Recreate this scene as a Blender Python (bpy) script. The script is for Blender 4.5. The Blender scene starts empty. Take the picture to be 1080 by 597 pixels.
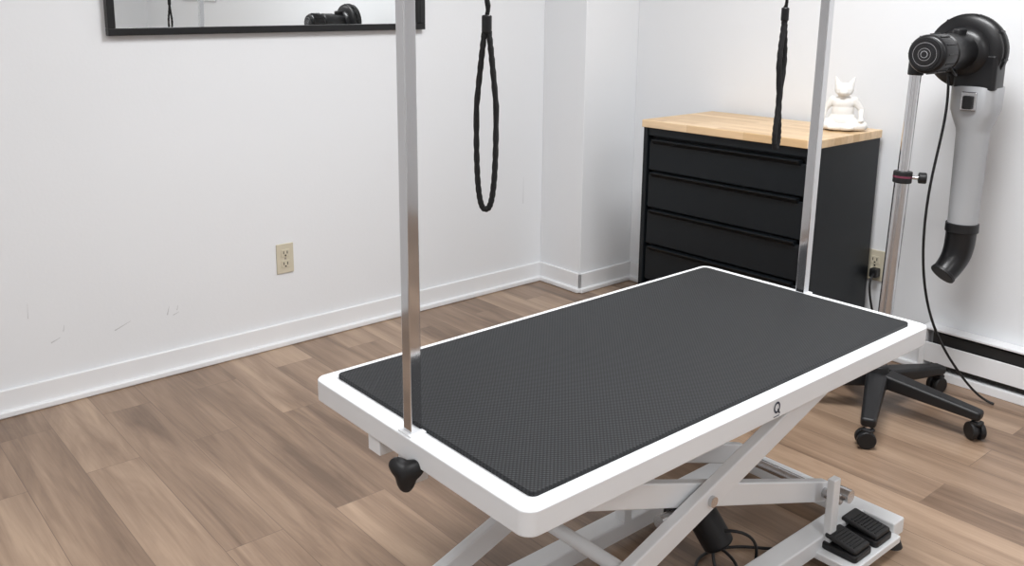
import bpy, bmesh, math
from mathutils import Vector, Matrix
scene=bpy.context.scene
scene.view_settings.view_transform='Standard'
scene.view_settings.look='None'
# ---------------------------------------------------------------- materials
def mat(name,col,rough=.5,metal=0,bump=None,coat=0,emit=None,var=0.04,vscale=6,spec=None):
    m=bpy.data.materials.new(name);m.use_nodes=True
    nt=m.node_tree;b=nt.nodes['Principled BSDF']
    b.inputs['Base Color'].default_value=(*col,1);b.inputs['Roughness'].default_value=rough
    b.inputs['Metallic'].default_value=metal
    if spec is not None:b.inputs['Specular IOR Level'].default_value=spec
    if coat:b.inputs['Coat Weight'].default_value=coat
    tc=nt.nodes.new('ShaderNodeTexCoord')
    if var:
        n=nt.nodes.new('ShaderNodeTexNoise');n.inputs['Scale'].default_value=vscale
        nt.links.new(tc.outputs['Object'],n.inputs['Vector'])
        mx=nt.nodes.new('ShaderNodeMix');mx.data_type='RGBA'
        mx.inputs[6].default_value=(*[c*(1-var) for c in col],1);mx.inputs[7].default_value=(*[min(1,c*(1+var)) for c in col],1)
        nt.links.new(n.outputs['Fac'],mx.inputs[0]);nt.links.new(mx.outputs[2],b.inputs['Base Color'])
    if bump:
        n2=nt.nodes.new('ShaderNodeTexNoise');n2.inputs['Scale'].default_value=bump[0]
        nt.links.new(tc.outputs['Object'],n2.inputs['Vector'])
        bp=nt.nodes.new('ShaderNodeBump');bp.inputs['Strength'].default_value=bump[1];bp.inputs['Distance'].default_value=.002
        nt.links.new(n2.outputs['Fac'],bp.inputs['Height']);nt.links.new(bp.outputs['Normal'],b.inputs['Normal'])
    if emit:
        b.inputs['Emission Color'].default_value=(*emit[0],1);b.inputs['Emission Strength'].default_value=emit[1]
    return m
M={}
M['wall']=mat('wall_paint',(.785,.802,.822),.5,bump=(90,.12),var=.012,vscale=1.5)
M['trim']=mat('trim_paint',(.80,.81,.825),.35,var=.02)
M['ceil']=mat('ceiling_paint',(.80,.81,.82),.8,var=.01)
M['white']=mat('white_powder_coat',(.80,.82,.84),.28,bump=(400,.05),var=.01)
M['chrome']=mat('polished_steel',(.68,.68,.69),.09,1,var=.03)
M['steel']=mat('brushed_steel',(.60,.60,.61),.25,1,var=.05,vscale=20)
M['blk']=mat('black_plastic',(.009,.009,.010),.45,bump=(200,.1),var=.1,spec=.4)
M['blkgloss']=mat('black_gloss_plastic',(.007,.007,.008),.32,var=.1,spec=.4)
M['rubber']=mat('black_rubber',(.014,.014,.015),.6,var=.1)
M['cab']=mat('black_cabinet_paint',(.006,.008,.010),.40,bump=(150,.08),var=.1,spec=.25)
M['cabdark']=mat('cabinet_gap',(.004,.004,.005),.7,var=.1)
M['grey']=mat('grey_plastic',(.38,.39,.405),.42,bump=(200,.06),var=.03)
M['ivory']=mat('ivory_plastic',(.60,.55,.43),.35,var=.02)
M['ceramic']=mat('white_ceramic',(.80,.79,.76),.5,bump=(250,.3),var=.03)
M['strap']=mat('black_nylon',(.008,.008,.009),.85,bump=(500,.8),var=.3,vscale=60)
M['magenta']=mat('pink_label',(.16,.03,.06),.4,var=.1)
M['logo']=mat('logo_ink',(.02,.03,.06),.5,var=.1)
M['mirror']=mat('mirror_glass',(.86,.88,.88),.01,1,var=0)
M['board']=mat('board_grey',(.45,.46,.47),.4,var=.03)
M['lamp']=mat('lamp_diffuser',(1,1,1),.5,emit=((1,.98,.95),3),var=0)
M['heater_slot']=mat('heater_fins',(.012,.012,.012),.5,var=.2)
M['scuff']=mat('scuff_mark',(.55,.56,.57),.6,var=.1)

def wood_floor():
    m=bpy.data.materials.new('wood_plank_floor');m.use_nodes=True;nt=m.node_tree;N=nt.nodes;L=nt.links
    b=N['Principled BSDF']
    tc=N.new('ShaderNodeTexCoord');sep=N.new('ShaderNodeSeparateXYZ');L.new(tc.outputs['Object'],sep.inputs[0])
    com=N.new('ShaderNodeCombineXYZ');L.new(sep.outputs['Y'],com.inputs['X']);L.new(sep.outputs['X'],com.inputs['Y'])
    br=N.new('ShaderNodeTexBrick');L.new(com.outputs[0],br.inputs['Vector'])
    br.inputs['Scale'].default_value=1;br.inputs['Brick Width'].default_value=.92;br.inputs['Row Height'].default_value=.15
    br.inputs['Mortar Size'].default_value=.0011;br.inputs['Mortar Smooth'].default_value=.3
    br.offset=.37;br.offset_frequency=2
    br.inputs['Color1'].default_value=(0,0,0,1);br.inputs['Color2'].default_value=(1,1,1,1);br.inputs['Mortar'].default_value=(.5,.5,.5,1)
    ml=N.new('ShaderNodeMath');ml.operation='MULTIPLY';ml.inputs[1].default_value=37
    L.new(br.outputs['Color'],ml.inputs[0])
    def mul(sock,k):
        g=N.new('ShaderNodeMath');g.operation='MULTIPLY';g.inputs[1].default_value=k;L.new(sock,g.inputs[0]);return g.outputs[0]
    gc=N.new('ShaderNodeCombineXYZ');L.new(mul(sep.outputs['X'],15),gc.inputs[0]);L.new(mul(sep.outputs['Y'],1.4),gc.inputs[1]);L.new(ml.outputs[0],gc.inputs[2])
    n=N.new('ShaderNodeTexNoise');n.inputs['Scale'].default_value=1;n.inputs['Detail'].default_value=5;n.inputs['Roughness'].default_value=.58;n.inputs['Distortion'].default_value=.7
    L.new(gc.outputs[0],n.inputs['Vector'])
    gx2=N.new('ShaderNodeVectorMath');gx2.operation='MULTIPLY';gx2.inputs[1].default_value=(12,4,1);L.new(gc.outputs[0],gx2.inputs[0])
    n2=N.new('ShaderNodeTexNoise');n2.inputs['Scale'].default_value=1;n2.inputs['Detail'].default_value=3;L.new(gx2.outputs[0],n2.inputs['Vector'])
    cr=N.new('ShaderNodeValToRGB');e=cr.color_ramp.elements
    e[0].position=.24;e[0].color=(.145,.092,.060,1);e[1].position=.78;e[1].color=(.43,.305,.212,1)
    k=cr.color_ramp.elements.new(.5);k.color=(.275,.185,.125,1)
    a1=N.new('ShaderNodeMath');a1.operation='MULTIPLY_ADD';a1.inputs[1].default_value=.34;a1.inputs[2].default_value=-.17;L.new(br.outputs['Color'],a1.inputs[0])
    a2=N.new('ShaderNodeMath');a2.operation='MULTIPLY_ADD';a2.inputs[1].default_value=.22;a2.inputs[2].default_value=-.11;L.new(n2.outputs['Fac'],a2.inputs[0])
    s=N.new('ShaderNodeMath');s.operation='ADD';L.new(n.outputs['Fac'],s.inputs[0]);L.new(a1.outputs[0],s.inputs[1])
    s2=N.new('ShaderNodeMath');s2.operation='ADD';L.new(s.outputs[0],s2.inputs[0]);L.new(a2.outputs[0],s2.inputs[1])
    L.new(s2.outputs[0],cr.inputs[0])
    mx=N.new('ShaderNodeMix');mx.data_type='RGBA';mx.inputs[7].default_value=(.10,.065,.045,1)
    fm=N.new('ShaderNodeMath');fm.operation='MULTIPLY';fm.inputs[1].default_value=.6;L.new(br.outputs['Fac'],fm.inputs[0])
    L.new(fm.outputs[0],mx.inputs[0]);L.new(cr.outputs[0],mx.inputs[6]);L.new(mx.outputs[2],b.inputs['Base Color'])
    b.inputs['Roughness'].default_value=.33
    bp=N.new('ShaderNodeBump');bp.inputs['Strength'].default_value=.10;bp.inputs['Distance'].default_value=.002
    L.new(s2.outputs[0],bp.inputs['Height']);L.new(bp.outputs[0],b.inputs['Normal'])
    return m
def butcher():
    m=bpy.data.materials.new('butcher_block_wood');m.use_nodes=True;nt=m.node_tree;N=nt.nodes;L=nt.links
    b=N['Principled BSDF'];tc=N.new('ShaderNodeTexCoord');sep=N.new('ShaderNodeSeparateXYZ');L.new(tc.outputs['Object'],sep.inputs[0])
    com=N.new('ShaderNodeCombineXYZ');L.new(sep.outputs['Y'],com.inputs['X']);L.new(sep.outputs['X'],com.inputs['Y'])
    br=N.new('ShaderNodeTexBrick');L.new(com.outputs[0],br.inputs['Vector']);br.inputs['Scale'].default_value=1
    br.inputs['Brick Width'].default_value=.24;br.inputs['Row Height'].default_value=.04;br.inputs['Mortar Size'].default_value=.0004
    br.inputs['Color1'].default_value=(.60,.40,.21,1);br.inputs['Color2'].default_value=(.78,.58,.37,1);br.inputs['Mortar'].default_value=(.45,.29,.15,1)
    v=N.new('ShaderNodeVectorMath');v.operation='MULTIPLY';v.inputs[1].default_value=(60,5,60);L.new(tc.outputs['Object'],v.inputs[0])
    n=N.new('ShaderNodeTexNoise');n.inputs['Scale'].default_value=1;n.inputs['Detail'].default_value=4;L.new(v.outputs[0],n.inputs['Vector'])
    mr=N.new('ShaderNodeMapRange');mr.inputs[3].default_value=.8;mr.inputs[4].default_value=1.15;L.new(n.outputs['Fac'],mr.inputs[0])
    mm=N.new('ShaderNodeVectorMath');mm.operation='SCALE';L.new(br.outputs['Color'],mm.inputs[0]);L.new(mr.outputs[0],mm.inputs['Scale'])
    L.new(mm.outputs[0],b.inputs['Base Color']);b.inputs['Roughness'].default_value=.4
    return m
def matrub():
    m=bpy.data.materials.new('dotted_rubber_mat');m.use_nodes=True;nt=m.node_tree;N=nt.nodes;L=nt.links
    b=N['Principled BSDF'];tc=N.new('ShaderNodeTexCoord')
    v=N.new('ShaderNodeTexVoronoi');v.inputs['Scale'].default_value=175;v.inputs['Randomness'].default_value=0
    mp=N.new('ShaderNodeMapping');mp.inputs['Rotation'].default_value=(0,0,math.radians(45));L.new(tc.outputs['Object'],mp.inputs[0]);L.new(mp.outputs[0],v.inputs['Vector'])
    cr=N.new('ShaderNodeValToRGB');cr.color_ramp.elements[0].position=.25;cr.color_ramp.elements[0].color=(.026,.028,.031,1)
    cr.color_ramp.elements[1].position=.55;cr.color_ramp.elements[1].color=(.005,.0055,.006,1)
    L.new(v.outputs['Distance'],cr.inputs[0]);L.new(cr.outputs[0],b.inputs['Base Color'])
    bp=N.new('ShaderNodeBump');bp.invert=True;bp.inputs['Strength'].default_value=.6;bp.inputs['Distance'].default_value=.0012
    L.new(v.outputs['Distance'],bp.inputs['Height']);L.new(bp.outputs[0],b.inputs['Normal'])
    b.inputs['Roughness'].default_value=.50;b.inputs['Specular IOR Level'].default_value=.26
    return m
M['floor']=wood_floor();M['butcher']=butcher();M['mat']=matrub()

# ---------------------------------------------------------------- helpers
def finish(me_or_bm,name,m,parent=None,smooth=None,bevel=0,seg=3):
    if isinstance(me_or_bm,bmesh.types.BMesh):
        me=bpy.data.meshes.new(name);bmesh.ops.recalc_face_normals(me_or_bm,faces=me_or_bm.faces);me_or_bm.to_mesh(me);me_or_bm.free()
    else: me=me_or_bm
    ob=bpy.data.objects.new(name,me);scene.collection.objects.link(ob)
    me.materials.clear();me.materials.append(M[m])
    if bevel:
        md=ob.modifiers.new('bevel','BEVEL');md.width=bevel;md.segments=seg;md.limit_method='ANGLE';md.angle_limit=math.radians(40)
    if smooth or bevel:
        for p in me.polygons:p.use_smooth=True
        try: me.set_sharp_from_angle(angle=math.radians(40))
        except Exception: pass
        if bevel:
            try:
                a=me.attributes.get('sharp_edge')
                if a: me.attributes.remove(a)
            except Exception: pass
            md.harden_normals=True
    if parent:
        ob.parent=parent;ob.matrix_parent_inverse=Matrix.Translation(-parent.location)
    return ob
def empty(name,loc):
    e=bpy.data.objects.new(name,None);e.location=loc;e.empty_display_size=.1;scene.collection.objects.link(e);return e
def box(name,x0,x1,y0,y1,z0,z1,m,parent=None,bevel=0):
    bm=bmesh.new();bmesh.ops.create_cube(bm,size=1)
    for v in bm.verts:
        v.co=Vector(((x0+x1)/2+v.co.x*(x1-x0),(y0+y1)/2+v.co.y*(y1-y0),(z0+z1)/2+v.co.z*(z1-z0)))
    return finish(bm,name,m,parent,bevel=bevel)
def frame_from(p0,p1,up=Vector((0,0,1))):
    d=(p1-p0).normalized()
    if abs(d.dot(up))>.98: up=Vector((0,1,0))
    s=d.cross(up).normalized();u=s.cross(d).normalized()
    return d,s,u
def cyl(name,p0,p1,r,m,parent=None,r2=None,seg=40,bevel=0):
    p0=Vector(p0);p1=Vector(p1);d,s,u=frame_from(p0,p1);r2=r if r2 is None else r2
    bm=bmesh.new();A=[];B=[]
    for i in range(seg):
        a=2*math.pi*i/seg;o=s*math.cos(a)+u*math.sin(a)
        A.append(bm.verts.new(p0+o*r));B.append(bm.verts.new(p1+o*r2))
    for i in range(seg):bm.faces.new((A[i],A[(i+1)%seg],B[(i+1)%seg],B[i]))
    bm.faces.new(A[::-1]);bm.faces.new(B)
    return finish(bm,name,m,parent,smooth=True,bevel=bevel)
def lathe(name,p0,axis,prof,m,parent=None,seg=40):
    p0=Vector(p0);d,s,u=frame_from(p0,p0+Vector(axis));bm=bmesh.new();R=[]
    for (t,r) in prof:
        R.append([bm.verts.new(p0+d*t+(s*math.cos(2*math.pi*i/seg)+u*math.sin(2*math.pi*i/seg))*max(r,.0003)) for i in range(seg)])
    for a,b in zip(R[:-1],R[1:]):
        for i in range(seg):bm.faces.new((a[i],a[(i+1)%seg],b[(i+1)%seg],b[i]))
    bm.faces.new(R[0][::-1]);bm.faces.new(R[-1])
    return finish(bm,name,m,parent,smooth=True)
def beam(name,p0,p1,w,h,m,parent=None,w2=None,h2=None,bevel=.004):
    p0=Vector(p0);p1=Vector(p1);d,s,u=frame_from(p0,p1);w2=w2 or w;h2=h2 or h
    bm=bmesh.new();A=[bm.verts.new(p0+s*x*w/2+u*y*h/2) for x,y in((-1,-1),(1,-1),(1,1),(-1,1))]
    B=[bm.verts.new(p1+s*x*w2/2+u*y*h2/2) for x,y in((-1,-1),(1,-1),(1,1),(-1,1))]
    for i in range(4):bm.faces.new((A[i],A[(i+1)%4],B[(i+1)%4],B[i]))
    bm.faces.new(A[::-1]);bm.faces.new(B)
    return finish(bm,name,m,parent,bevel=bevel)
def tube(name,pts,r,m,parent=None,cyclic=False,radii=None,res=8):
    cu=bpy.data.curves.new(name,'CURVE');cu.dimensions='3D';cu.bevel_depth=r;cu.bevel_resolution=4;cu.resolution_u=res;cu.use_fill_caps=True
    sp=cu.splines.new('NURBS');sp.points.add(len(pts)-1);sp.order_u=4
    for i,p in enumerate(pts):
        sp.points[i].co=(*p,1);sp.points[i].radius=radii[i] if radii else 1
    sp.use_endpoint_u=not cyclic;sp.use_cyclic_u=cyclic
    t=bpy.data.objects.new('tmp',cu);scene.collection.objects.link(t)
    dg=bpy.context.evaluated_depsgraph_get();me=bpy.data.meshes.new_from_object(t.evaluated_get(dg));bpy.data.objects.remove(t)
    me.name=name
    return finish(me,name,m,parent,smooth=True)
def rrect(x0,x1,y0,y1,r,n=8):
    P=[]
    for cx,cy,a0 in((x1-r,y1-r,0),(x0+r,y1-r,90),(x0+r,y0+r,180),(x1-r,y0+r,270)):
        for i in range(n+1):
            a=math.radians(a0+90*i/n);P.append((cx+r*math.cos(a),cy+r*math.sin(a)))
    return P
def prism(name,P,z0,z1,m,parent=None,bevel=0,axis='Z'):
    f={'Z':lambda a,b,c:Vector((a,b,c)),'X':lambda a,b,c:Vector((c,a,b)),'Y':lambda a,b,c:Vector((a,c,b))}[axis]
    bm=bmesh.new();A=[bm.verts.new(f(x,y,z0)) for x,y in P];B=[bm.verts.new(f(x,y,z1)) for x,y in P];n=len(P)
    for i in range(n):bm.faces.new((A[i],A[(i+1)%n],B[(i+1)%n],B[i]))
    bm.faces.new(A[::-1]);bm.faces.new(B)
    return finish(bm,name,m,parent,smooth=True,bevel=bevel)

# ---------------------------------------------------------------- room
LW=2.946; BW=3.150; X0=-1.6; Y0=-2.6; CH=2.5
box('floor',X0-.1,BW+.1,Y0-.1,LW+.1,-.1,0,'floor')
box('ceiling',X0-.1,BW+.1,Y0-.1,LW+.1,CH,CH+.1,'ceil')
box('wall_left',X0-.1,BW+.1,LW,LW+.1,0,CH,'wall')
box('wall_back',BW,BW+.1,Y0,LW,0,CH,'wall')
box('wall_right',X0,BW,Y0-.1,Y0,0,CH,'wall')
box('wall_front',X0-.1,X0,Y0-.1,LW,0,CH,'wall')
CX=2.815; CY=2.690
box('wall_column',CX,BW,CY,LW,0,CH,'wall',bevel=.003)
def baseboard(name,x0,x1,y0,y1,nx,ny):
    e=empty(name,((x0+x1)/2,(y0+y1)/2,0))
    def seg(nm,t,z0,z1,bv):
        a,b,c,d=x0,x1,y0,y1
        if nx<0:a-=t
        if ny<0:c-=t
        if nx>0:b+=t
        if ny>0:d+=t
        box(nm,a,b,c,d,z0,z1,'trim',e,bevel=bv)
    seg('board',.012,0.0,.088,.004);seg('shoe_moulding',.026,0,.022,.006)
baseboard('baseboard_left',X0,CX,LW,LW,0,-1)
baseboard('baseboard_column_face',CX,CX,CY-.012,LW-.012,-1,0)
baseboard('baseboard_column_side',CX-.012,BW,CY,CY,0,-1)
baseboard('baseboard_back',BW,BW,1.32,CY-.012,-1,0)

# faint scuffs on the left wall paint (thin raised paint chips)
def scuffs():
    bm=bmesh.new();y=LW-.0006
    def s(x,z,dx,dz,w):
        d=Vector((dx,0,dz));n=Vector((-dz,0,dx)).normalized()*w/2;p=Vector((x,y,z))
        bm.faces.new([bm.verts.new(q) for q in(p-n,p+d-n*.3,p+d+n*.3,p+n)])
    s(.66,.205,.03,.012,.004);s(.70,.235,.004,.02,.003);s(1.04,.215,.008,.03,.004);s(1.06,.21,.022,.008,.003);s(1.075,.225,.004,.018,.003);s(.86,.20,.055,.022,.004)
    s(2.70,.38,.0,.12,.003);s(.60,.30,.002,.05,.002)
    finish(bm,'wall_scuff_marks','scuff')
scuffs()

# mirror
def mirror():
    e=empty('wall_mirror',(1.505,LW,1.17));x0,x1,z0,z1=.905,2.135,1.172,1.92;w=.024
    y1=LW-.001;y0=LW-.03
    box('frame_bottom',x0,x1,y0,y1,z0,z0+w,'blkgloss',e,.002);box('frame_top',x0,x1,y0,y1,z1-w,z1,'blkgloss',e,.002)
    box('frame_side_1',x0,x0+w,y0,y1,z0+w,z1-w,'blkgloss',e,.002);box('frame_side_2',x1-w,x1,y0,y1,z0+w,z1-w,'blkgloss',e,.002)
    # the pane sits very slightly askew in its frame
    gl=box('glass',x0+w*.6,x1-w*.6,LW-.020,LW-.016,z0+w*.6,z1-w*.6,'mirror',e)
    c=Vector(((x0+x1)/2,LW-.018,(z0+z1)/2))
    gl.data.transform(Matrix.Translation(c)@Matrix.Rotation(.013,4,'Z')@Matrix.Rotation(.009,4,'X')@Matrix.Translation(-c))
mirror()
# outlets
def outlet(cx,cy,cz,axis):
    e=empty('electrical_outlet',(cx,cy,cz))
    def P(nm,a0,a1,z0,z1,d0,d1,m,bv=0):
        if axis=='Y': box(nm,cx+a0,cx+a1,cy-d1,cy-d0,cz+z0,cz+z1,m,e,bv)
        else: box(nm,cx-d1,cx-d0,cy+a0,cy+a1,cz+z0,cz+z1,m,e,bv)
    P('plate',-.035,.035,-.057,.057,0,.006,'ivory',.0025)
    for k,s in enumerate((1,-1)):
        P('socket_%d'%k,-.017,.017,s*.021-.014,s*.021+.014,.006,.0085,'ivory',.001)
        P('slot_a%d'%k,-.009,-.006,s*.021-.003,s*.021+.008,.0085,.0090,'cabdark')
        P('slot_b%d'%k,.006,.009,s*.021-.003,s*.021+.008,.0085,.0090,'cabdark')
        P('slot_c%d'%k,-.003,.003,s*.021-.011,s*.021-.006,.0085,.0090,'cabdark')
    P('screw',-.003,.003,-.003,.003,.006,.0075,'steel')
outlet(1.495,LW,.338,'Y')
outlet(BW,1.528,.335,'X')
# heater
def heater():
    y1,y0=1.30,-1.6;x=BW-.062
    e=empty('baseboard_heater',(BW-.03,0,0))
    box('back_plate',BW-.012,BW-.001,y0,y1,.02,.175,'trim',e)
    box('front_cover',x,x+.006,y0,y1,.055,.125,'trim',e,.002)
    box('top_hood',x+.004,BW-.012,y0,y1,.168,.176,'trim',e,.002)
    box('heating_fins',x+.012,BW-.012,y0+.02,y1-.02,.04,.16,'heater_slot',e)
    box('end_cap',x,BW-.001,y1,y1+.02,.02,.176,'trim',e,.003)
    box('end_cap_2',x,BW-.001,y0-.02,y0,.02,.176,'trim',e,.003)
    box('bottom_lip',x,BW-.012,y0,y1,.0,.03,'trim',e,.002)
heater()
# whiteboard (seen only in the mirror)
e=empty('whiteboard',(BW,-1.4,1.5))
box('board',BW-.02,BW-.001,-1.75,-1.1,1.22,1.95,'white',e,.003)
box('panel',BW-.024,BW-.02,-1.72,-1.13,1.32,1.92,'board',e)

# ---------------------------------------------------------------- drawer cabinet
def cabinet():
    x0,x1,y0,y1=2.683,3.118,1.532,2.252;e=empty('drawer_cabinet',((x0+x1)/2,(y0+y1)/2,0));T=.807
    box('side_right',x0,x1,y0+.006,y0+.026,.0,T,'cab',e,.002)
    box('side_left',x0,x1,y1-.026,y1-.006,.0,T,'cab',e,.002)
    box('back_panel',x1-.01,x1,y0+.02,y1-.02,.03,T,'cab',e)
    box('bottom',x0+.01,x1,y0+.02,y1-.02,.04,.06,'cab',e)
    box('inner_shadow',x0+.03,x0+.04,y0+.02,y1-.02,.05,T,'cabdark',e)
    box('top_rail',x0+.004,x0+.03,y0+.026,y1-.026,T-.03,T,'cab',e,.002)
    tops=[.765,.637,.490,.345,.200];
    for i,t in enumerate(tops):
        b=tops[i+1]+.007 if i+1<len(tops) else .065
        box('drawer_front_%d'%i,x0+.006,x0+.022,y0+.032,y1-.032,b,t-.012,'cab',e,.003)
        bm_pts=[(x0+.006,t-.02),(x0-.010,t-.004),(x0-.010,t),(x0+.022,t),(x0+.022,t-.012),(x0+.010,t-.012)]
        prism('drawer_lip_%d'%i,bm_pts,y0+.05,y1-.05,'cab',e,bevel=.0015,axis='Y')
    box('wood_top',x0-.006,x1,y0,y1,T,.836,'butcher',e,.003)
cabinet()

# ---------------------------------------------------------------- cat figurine
def figurine(loc,rot,S=1.0):
    bm=bmesh.new()
    def ell(c,r,rotm=None):
        mtx=Matrix.Translation(Vector(c))@(rotm or Matrix.Identity(4))@Matrix.Diagonal((*r,1))
        bmesh.ops.create_icosphere(bm,subdivisions=3,radius=1,matrix=mtx)
    def cap(p,q,r0,r1,n=9):
        p=Vector(p);q=Vector(q)
        for i in range(n):
            t=i/(n-1);r=r0+(r1-r0)*t;ell(p.lerp(q,t),(r,r,r))
    ell((0,.006,.034),(.046,.036,.034));ell((0,.004,.066),(.036,.029,.04));ell((0,.002,.092),(.037,.027,.028))
    cap((0,0,.1),(0,-.004,.122),.018,.017)
    ell((0,-.006,.139),(.031,.027,.024));ell((0,-.029,.131),(.014,.013,.010));ell((.012,-.018,.131),(.013,.012,.011));ell((-.012,-.018,.131),(.013,.012,.011))
    for s in(1,-1):
        cap((s*.019,-.004,.152),(s*.030,-.002,.181),.012,.003)
        cap((s*.02,0,.024),(s*.068,-.022,.02),.022,.016);cap((s*.068,-.022,.018),(-s*.018,-.052,.014),.015,.011)
        ell((-s*.028,-.056,.014),(.015,.010,.009))
        cap((s*.035,.002,.104),(s*.058,.004,.070),.013,.010);cap((s*.058,.004,.070),(s*.061,-.026,.040),.010,.008);ell((s*.062,-.031,.038),(.010,.012,.008))
    cap((0,.035,.014),(.05,.045,.012),.012,.009);cap((.05,.045,.012),(.078,.02,.012),.009,.006)
    ell((0,0,.008),(.062,.05,.008))
    ob=finish(bm,'cat_figurine','ceramic',smooth=True)
    r=ob.modifiers.new('remesh','REMESH');r.mode='VOXEL';r.voxel_size=.0022;r.use_smooth_shade=True
    sm=ob.modifiers.new('smooth','SMOOTH');sm.iterations=3
    ob.location=loc;ob.rotation_euler=(0,0,rot);ob.scale=(S,)*3
figurine((3.00,1.622,.836),math.radians(-66),1.02)

# ---------------------------------------------------------------- grooming table
TX0,TX1,TY0,TY1,TZ=.785,2.011,.838,1.448,.564
g=empty('grooming_table',((TX0+TX1)/2,(TY0+TY1)/2,0))
prism('table_frame',rrect(TX0,TX1,TY0,TY1,.024),TZ-.042,TZ,'white',g,bevel=.003)
prism('rubber_mat',rrect(TX0+.036,TX1-.038,TY0+.029,TY1-.027,.012),TZ-.004,TZ+.008,'mat',g,bevel=.002)
box('under_plate',TX0+.04,TX1-.04,TY0+.04,TY1-.04,TZ-.07,TZ-.042,'white',g)
PY=1.146
PL,PR=.806,1.996
def lean(px,z,k):return px+k*(z-TZ)
KL,KR=-.007,.020
for nm,px,k in(('post_left',PL,KL),('post_right',PR,KR)):
    beam(nm,(lean(px,TZ-.05,k),PY,TZ-.05),(lean(px,1.62,k),PY,1.62),.023,.023,'chrome',g,bevel=.002)
PLt,PRt=lean(PL,1.6,KL),lean(PR,1.6,KR)
cyl('overhead_bar',(PLt,PY,1.60),(PRt,PY,1.60),.0115,'chrome',g)
for i,(px,pt) in enumerate(((PL,PLt),(PR,PRt))):
    box('post_clamp_%d'%i,pt-.017,pt+.017,PY-.017,PY+.017,1.575,1.625,'blk',g,.004)
    box('post_socket_%d'%i,px-.018,px+.018,PY-.019,PY+.019,TZ-.085,TZ+.003,'white',g,.002)
cyl('knob_screw',(TX0+.02,PY,.512),(TX0-.022,PY,.508),.005,'steel',g)
def knob():
    bm=bmesh.new();n=48;rings=[(0,.010),(.003,.022),(.008,.027),(.014,.027),(.022,.020),(.027,.008)]
    c=Vector((TX0-.003,PY-.020,.510));d=Vector((-.80,-.55,.12)).normalized();s=d.cross(Vector((0,0,1))).normalized();u=s.cross(d)
    R=[]
    for t,r in rings:
        R.append([bm.verts.new(c+d*t+(s*math.cos(a)+u*math.sin(a))*r*(1+.22*math.cos(3*(a+math.pi/2)))) for a in[2*math.pi*i/n for i in range(n)]])
    for a,b in zip(R[:-1],R[1:]):
        for i in range(n):bm.faces.new((a[i],a[(i+1)%n],b[(i+1)%n],b[i]))
    bm.faces.new(R[0][::-1]);bm.faces.new(R[-1]);finish(bm,'clamp_knob','blk',g,smooth=True)
knob()
box('rim_bracket',TX0+.005,TX0+.055,1.225,1.262,TZ-.074,TZ-.042,'white',g,.002)
def logo():
    cx,cz,y,k=1.405,.545,TY0-.0006,1.2
    bm=bmesh.new();n=40;A=[];B=[]
    for i in range(n):
        a=2*math.pi*i/n;A.append(bm.verts.new((cx+k*.0085*math.cos(a),y,cz+k*.0095*math.sin(a))));B.append(bm.verts.new((cx+k*.0052*math.cos(a),y,cz+k*.006*math.sin(a))))
    for i in range(n):bm.faces.new((A[i],A[(i+1)%n],B[(i+1)%n],B[i]))
    def q(P):bm.faces.new([bm.verts.new((cx+k*a,y,cz+k*b)) for a,b in P])
    q([(.001,-.003),(.004,-.003),(.010,-.0115),(.006,-.0115)]);q([(-.008,-.015),(.008,-.015),(.008,-.0135),(-.008,-.0135)])
    finish(bm,'logo_mark','logo',g)
logo()
# scissor lift
N1,N2=.955,.985;F1,F2=1.245,1.215
for nm,ya,yb in(('near',N1,N2),('far',F1,F2)):
    beam('scissor_arm_%s_a'%nm,(.86,ya,.155),(1.88,ya,.485),.024,.05,'white',g)
    beam('scissor_arm_%s_b'%nm,(.90,yb,.482),(1.88,yb,.14),.024,.05,'white',g)
    cyl('pivot_bolt_%s'%nm,(1.372,ya-.020 if nm=='near' else yb-.03,.320),(1.372,(yb if nm=='near' else ya)+.02,.320),.011,'steel',g)
    box('base_ear_%s'%nm,.84,.88,ya-.018,ya+.018,.06,.185,'white',g,.003)
cyl('cross_shaft_top',(1.86,.93,.475),(1.86,1.27,.475),.012,'steel',g)
cyl('cross_shaft_low',(1.86,.93,.147),(1.86,1.27,.147),.012,'steel',g)
cyl('cross_shaft_mid',(1.15,N1,.248),(1.15,F1,.248),.014,'white',g)
box('top_rail_near',.86,1.93,.935,1.005,.478,.497,'white',g,.002)
box('top_rail_far',.86,1.93,1.195,1.265,.478,.497,'white',g,.002)
# base
box('base_rail_near',.82,1.99,.935,.985,.032,.075,'white',g,.004)
box('base_rail_far',.82,1.99,1.255,1.305,.032,.075,'white',g,.004)
box('base_cross_right',1.985,2.035,.86,1.33,.030,.070,'white',g,.004)
box('base_cross_left',.78,.83,.86,1.33,.030,.070,'white',g,.004)
box('pedal_platform',1.775,1.990,.845,.940,.028,.046,'white',g,.003)
box('upright_bracket',1.808,1.836,.922,.940,.05,.215,'white',g,.003)
cyl('roller',(1.885,.920,.150),(1.885,.950,.150),.016,'steel',g)
for i,(x,y) in enumerate(((2.01,.875),(2.01,1.31),(.805,.875),(.805,1.31))):
    cyl('leveling_foot_%d'%i,(x,y,0),(x,y,.016),.026,'rubber',g,r2=.020);cyl('leveling_stem_%d'%i,(x,y,.014),(x,y,.034),.006,'steel',g)
for i,x in enumerate((1.836,1.930)):
    prism('pedal_body_%d'%i,rrect(x-.038,x+.038,.854,.938 if i==0 else .950,.010),.046,.062,'blk',g,bevel=.003)
    beam('pedal_top_%d'%i,(x,.858,.067),(x,.934 if i==0 else .946,.079),.064,.012,'rubber',g,bevel=.005)
    for k in range(8):
        beam('pedal_rib_%d_%d'%(i,k),(x-.024,.868+k*.008,.0752+k*.0012),(x+.024,.868+k*.008,.0752+k*.0012),.002,.0012,'blk',g,bevel=0)
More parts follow.
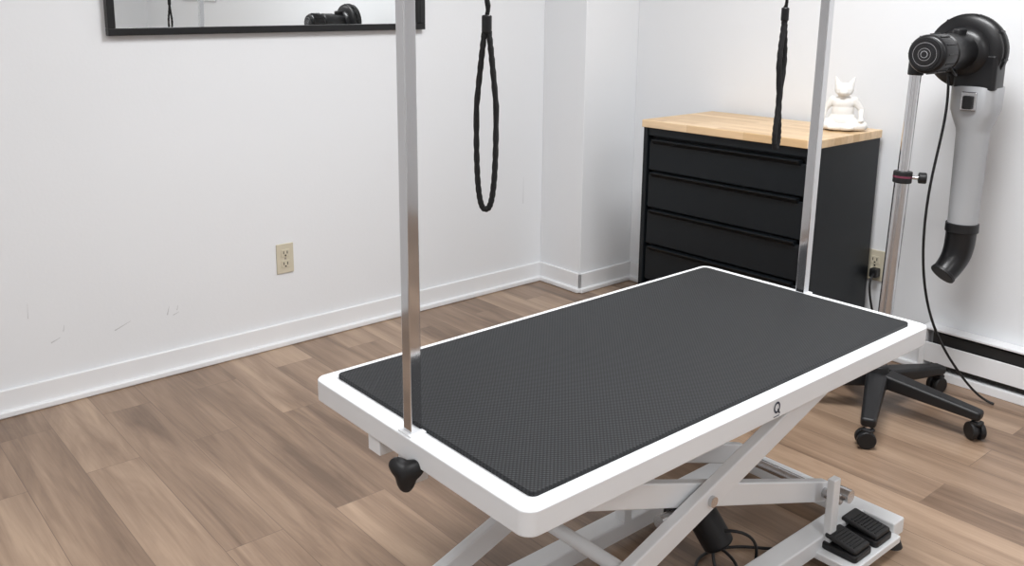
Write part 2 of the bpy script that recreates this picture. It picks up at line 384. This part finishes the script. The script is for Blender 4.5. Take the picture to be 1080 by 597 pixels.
# motor
cyl('lift_motor',(1.565,1.11,.155),(1.585,1.06,.075),.036,'blk',g,bevel=.008)
box('motor_gearbox',1.50,1.585,1.09,1.16,.12,.185,'blk',g,.010)
cyl('motor_rod',(1.44,1.12,.16),(1.52,1.12,.155),.014,'steel',g)
box('motor_bracket',1.485,1.515,1.10,1.26,.185,.205,'white',g,.002)
box('motor_mount',1.487,1.513,1.255,1.285,.07,.205,'white',g,.002)
box('motor_ear',1.46,1.485,1.00,1.03,.0,.085,'white',g,.003)
tube('lift_cable',[(1.585,1.06,.07),(1.62,1.04,.04),(1.60,1.0,.006),(1.54,1.03,.006),(1.53,1.08,.006),(1.60,1.14,.006),(1.72,1.10,.006),(1.78,1.0,.006),(1.83,.98,.03),(1.84,.955,.056)],.0035,'blk',g)
tube('lift_cable_2',[(1.58,1.05,.12),(1.62,1.00,.13),(1.64,.99,.06),(1.60,1.0,.012),(1.55,1.0,.008),(1.53,1.04,.05),(1.56,1.06,.08)],.0035,'blk',g)

# grooming loops
def strapband(name,pts,w,t,parent,cyc,tw=0):
    """flat braided strap swept along a path that stays in a vertical plane"""
    pts=[Vector(p) for p in pts];n=len(pts);bm=bmesh.new();R=[]
    for i,p in enumerate(pts):
        a=pts[(i-1)%n] if cyc or i>0 else p;b=pts[(i+1)%n] if cyc or i<n-1 else p
        d=(b-a).normalized();s=Vector(parent['nrm']);u=d.cross(s).normalized()
        ang=tw*i;c,si=math.cos(ang),math.sin(ang);s2=s*c+u*si;u2=u*c-s*si
        k=1+.10*math.sin(i*2.1)
        R.append([bm.verts.new(p+s2*(math.cos(q)*w/2*k)+u2*(math.sin(q)*t/2*k)) for q in[2*math.pi*j/10 for j in range(10)]])
    rng=range(n) if cyc else range(n-1)
    for i in rng:
        a,b=R[i],R[(i+1)%n]
        for j in range(10):bm.faces.new((a[j],a[(j+1)%10],b[(j+1)%10],b[j]))
    if not cyc:bm.faces.new(R[0][::-1]);bm.faces.new(R[-1])
    return finish(bm,name,'strap',parent,smooth=True)
def loop(hx,w,ang,zb,zt,narrow=False):
    e=empty('grooming_loop',(hx,PY,zt));dx=math.cos(ang);dy=math.sin(ang);e['nrm']=(-dy,dx,0)
    P=[];n=120
    for i in range(n):
        a=2*math.pi*i/n;s=math.sin(a);c=math.cos(a)
        zz=(zb+zt)/2+(zt-zb)/2*math.copysign(abs(s)**.75,s)
        f=(zz-zb)/(zt-zb)
        kk=w*math.copysign(abs(c)**.75,c)*(1-max(0,f-.55)/.45*.75)
        if narrow: kk*=(.55+.45*math.cos(f*9))
        P.append((hx+dx*kk,PY+dy*kk,zz))
    strapband('noose',P,.013,.010,e,True)
    cyl('slide',(hx,PY,zt-.022),(hx,PY,zt+.008),.0085,'blkgloss',e,bevel=.003)
    P=[(hx+.002*math.sin(i*.9),PY+.002*math.cos(i*.9),zt+(1.545-zt)*i/40) for i in range(41)]
    strapband('tether',P,.009,.006,e,False,tw=.5)
    tube('swivel_hook',[(hx,PY-.001,1.540),(hx,PY-.015,1.56),(hx,PY-.018,1.60),(hx,PY,1.618),(hx,PY+.018,1.60),(hx,PY+.012,1.56),(hx,PY+.001,1.545)],.003,'steel',e)
loop(.964,.0165,math.radians(-38),.926,1.245)
loop(1.835,.012,math.radians(0),.945,1.255,True)

# ---------------------------------------------------------------- stand dryer
def dryer():
    cx,cy=2.703,1.272;e=empty('pet_stand_dryer',(cx,cy,0))
    tx0,ty0=2.738,1.262
    def P(z):
        t=(z-.1)/.98;return Vector((cx+(tx0-cx)*t,cy+(ty0-cy)*t,z))
    cyl('hub',(cx,cy,.075),(cx,cy,.150),.042,'blk',e,r2=.030,bevel=.006)
    for k in range(5):
        R=(.295,.295,.255,.29,.295)[k]
        a=math.radians(-85+72*k);dx,dy=math.cos(a),math.sin(a)
        beam('base_arm_%d'%k,(cx+dx*.025,cy+dy*.025,.108),(cx+dx*(R+.012),cy+dy*(R+.012),.078),.064,.048,'blk',e,w2=.042,h2=.030,bevel=.010)
        wx,wy=cx+dx*R,cy+dy*R
        cyl('caster_stem_%d'%k,(wx,wy,.05),(wx,wy,.08),.008,'steel',e)
        ca=a+math.radians(50+37*k);ax=Vector((math.cos(ca),math.sin(ca),0))
        off=Vector((-math.sin(ca),math.cos(ca),0))*.004;c=Vector((wx,wy,.027))+off
        for s in(1,-1):cyl('caster_wheel_%d_%d'%(k,s),c+ax*s*.005,c+ax*s*.021,.027,'blk',e,bevel=.005)
        cyl('caster_axle_%d'%k,c-ax*.006,c+ax*.006,.018,'blk',e)
        box('caster_hood_%d'%k,wx-.016,wx+.016,wy-.016,wy+.016,.046,.060,'blk',e,.006)
    cyl('pole_lower',P(.14),P(.755),.0215,'steel',e)
    cyl('pole_upper',P(.745),P(1.10),.0165,'chrome',e)
    cyl('pole_collar',P(.735),P(.772),.027,'blk',e,bevel=.004)
    cyl('collar_label',P(.752),P(.758),.0275,'magenta',e)
    kd=Vector((.5,-.86,0)).normalized();c=P(.753)
    cyl('collar_screw',c+kd*.02,c+kd*.045,.006,'steel',e);cyl('collar_knob',c+kd*.043,c+kd*.066,.017,'blk',e,bevel=.004)
    my,mz=1.195,1.130
    cyl('tilt_joint',P(1.062),P(1.108),.022,'blk',e,bevel=.004)
    beam('tilt_bracket',(tx0,ty0+.01,1.088),(tx0+.03,my,1.088),.035,.03,'blk',e)
    lathe('motor',(2.645,my,mz),(1,0,0),[(0,.046),(.003,.052),(.010,.056),(.075,.056),(.078,.052),(.085,.052),(.088,.056),(.15,.056),(.17,.052),(.26,.052)],'blkgloss',e)
    cyl('motor_grille_ring',(2.639,my,mz),(2.647,my,mz),.048,'blk',e,bevel=.002)
    for k in range(5):
        cyl('grille_disc_%d'%k,(2.636-.0012*k,my,mz),(2.641,my,mz),.042-.008*k,'grey' if k==4 else 'steel' if k%2 else 'blk',e)
        cyl('grille_gap_%d'%k,(2.6355-.0012*k,my,mz),(2.641,my,mz),.0405-.008*k,'blk',e)
    for k in range(12):
        a=2*math.pi*k/12;o=Vector((0,math.cos(a),math.sin(a)))*.0570
        beam('motor_rib_%d'%k,Vector((2.66,my,mz))+o,Vector((2.715,my,mz))+o,.005,.003,'blk',e,bevel=.001)
    hx=2.882
    lathe('blower_housing',(hx,my,mz),(1,0,0),[(-.022,.05),(-.012,.070),(0,.076),(.002,.100),(.008,.108),(.056,.108),(.062,.100),(.064,.07)],'blkgloss',e,seg=56)
    lathe('housing_rim',(hx+.026,my,mz),(1,0,0),[(0,.108),(.001,.113),(.011,.113),(.012,.108)],'blk',e,seg=56)
    for k in range(8):
        a=2*math.pi*k/8+.2;o=Vector((0,math.cos(a),math.sin(a)))*.108
        cyl('housing_screw_%d'%k,Vector((hx+.018,my,mz))+o,Vector((hx+.046,my,mz))+o,.005,'blk',e,seg=12)
    box('handle',2.82,2.88,my-.012,my+.012,mz+.045,mz+.070,'blk',e,.008)
    prism('outlet_throat',rrect(hx-.004,hx+.070,my-.100,my+.02,.012),1.018,mz-.01,'blkgloss',e,bevel=.004)
    tx,ty=hx+.046,my-.036
    bx,by=tx+.008,ty+.004
    def ring(z,hw,hd,rd,cx_,cy_,n=40):
        out=[]
        for i in range(n):
            a=2*math.pi*i/n;c,s=math.cos(a),math.sin(a);p=rd
            out.append(Vector((cx_+hd*math.copysign(abs(c)**p,c),cy_+hw*math.copysign(abs(s)**p,s),z)))
        return out
    prof=[(1.028,.062,.050,.45),(1.024,.065,.053,.45),(.955,.064,.052,.5),(.925,.056,.050,.7),(.895,.048,.047,1),(.88,.046,.046,1),(.60,.0425,.0425,1),(.575,.042,.042,1)]
    bm=bmesh.new();RR=[]
    for z,hw,hd,rd in prof:
        t=(1.028-z)/.45;RR.append([bm.verts.new(v) for v in ring(z,hw,hd,rd,tx+(bx-tx)*t,ty+(by-ty)*t)])
    for a,b in zip(RR[:-1],RR[1:]):
        for i in range(40):bm.faces.new((a[i],a[(i+1)%40],b[(i+1)%40],b[i]))
    bm.faces.new(RR[0][::-1]);bm.faces.new(RR[-1]);finish(bm,'nozzle_tube','grey',e,smooth=True)
    lathe('nozzle_cuff',(bx,by,.598),(0,0,-1),[(0,.045),(.002,.0475),(.028,.0475),(.03,.044)],'blk',e)
    box('latch_plate',tx-.060,tx-.050,ty-.022,ty+.022,.955,1.012,'steel',e,.003)
    box('latch_lever',tx-.070,tx-.058,ty-.014,ty+.014,.960,1.000,'blk',e,.004)
    pts=[(bx,by,.58),(bx,by,.54),(bx-.002,by+.002,.505),(bx-.014,by+.007,.475),(bx-.034,by+.014,.450),(bx-.050,by+.021,.434)]
    tube('elbow_nozzle',pts,.044,'blkgloss',e,radii=[1,1,.98,.92,.86,.84],res=12)
    d=(Vector(pts[-1])-Vector(pts[-2])).normalized()
    cyl('elbow_lip',Vector(pts[-1])-d*.006,Vector(pts[-1])+d*.005,.039,'blk',e,bevel=.002)
    tube('power_cord',[(2.87,my+.03,1.06),(2.865,my+.02,1.00),(2.835,1.205,.90),(2.815,1.225,.72),(2.82,1.228,.48),(2.87,1.20,.26),(2.96,1.13,.09),(3.02,1.08,.006),(3.02,1.04,.006)],.004,'blk',e)
    tube('switch_cord',[(2.72,my-.035,1.095),(2.74,my-.05,1.060),(2.77,my-.04,1.06),(2.78,my-.02,1.09)],.004,'blk',e)
dryer()
# plug and cord in the outlet beside the cabinet
e=empty('power_plug_cord',(BW-.03,1.50,.31))
box('plug_body',BW-.042,BW-.0092,1.502,1.530,.297,.330,'blk',e,.005)
tube('cord',[(BW-.038,1.512,.312),(BW-.065,1.512,.305),(BW-.075,1.508,.25),(BW-.05,1.49,.15),(BW-.06,1.47,.05),(BW-.10,1.45,.006),(BW-.13,1.42,.006)],.004,'blk',e)

# ---------------------------------------------------------------- lights
def panel(x,y,w,l,p):
    e=empty('ceiling_light',(x,y,CH))
    box('housing',x-w/2,x+w/2,y-l/2,y+l/2,CH-.04,CH-.001,'trim',e,.004)
    box('diffuser',x-w/2+.02,x+w/2-.02,y-l/2+.02,y+l/2-.02,CH-.046,CH-.04,'lamp',e)
    d=bpy.data.lights.new('panel_lamp','AREA');d.shape='RECTANGLE';d.size=w-.04;d.size_y=l-.04;d.energy=p;d.color=(.975,.985,1)
    o=bpy.data.objects.new('panel_lamp',d);scene.collection.objects.link(o);o.location=(x,y,CH-.05);o.parent=e;o.matrix_parent_inverse=Matrix.Translation(-e.location)
panel(1.75,1.0,.6,1.0,56);panel(-.3,.6,.6,1.0,20);panel(1.0,-1.4,.6,1.0,24)
w=bpy.data.worlds.new('world');scene.world=w;w.use_nodes=True;w.node_tree.nodes['Background'].inputs[0].default_value=(.6,.65,.7,1);w.node_tree.nodes['Background'].inputs[1].default_value=.2

# ---------------------------------------------------------------- camera
c=bpy.data.cameras.new('camera');co=bpy.data.objects.new('camera',c);scene.collection.objects.link(co)
co.location=(0,0,1.27);co.rotation_euler=(math.radians(90-11.4),0,math.radians(-38.5))
c.sensor_width=36;c.lens=31.5;c.shift_x=.049;c.shift_y=-.0958;c.clip_start=.02
scene.camera=co
print('DONE objects',len(bpy.data.objects))
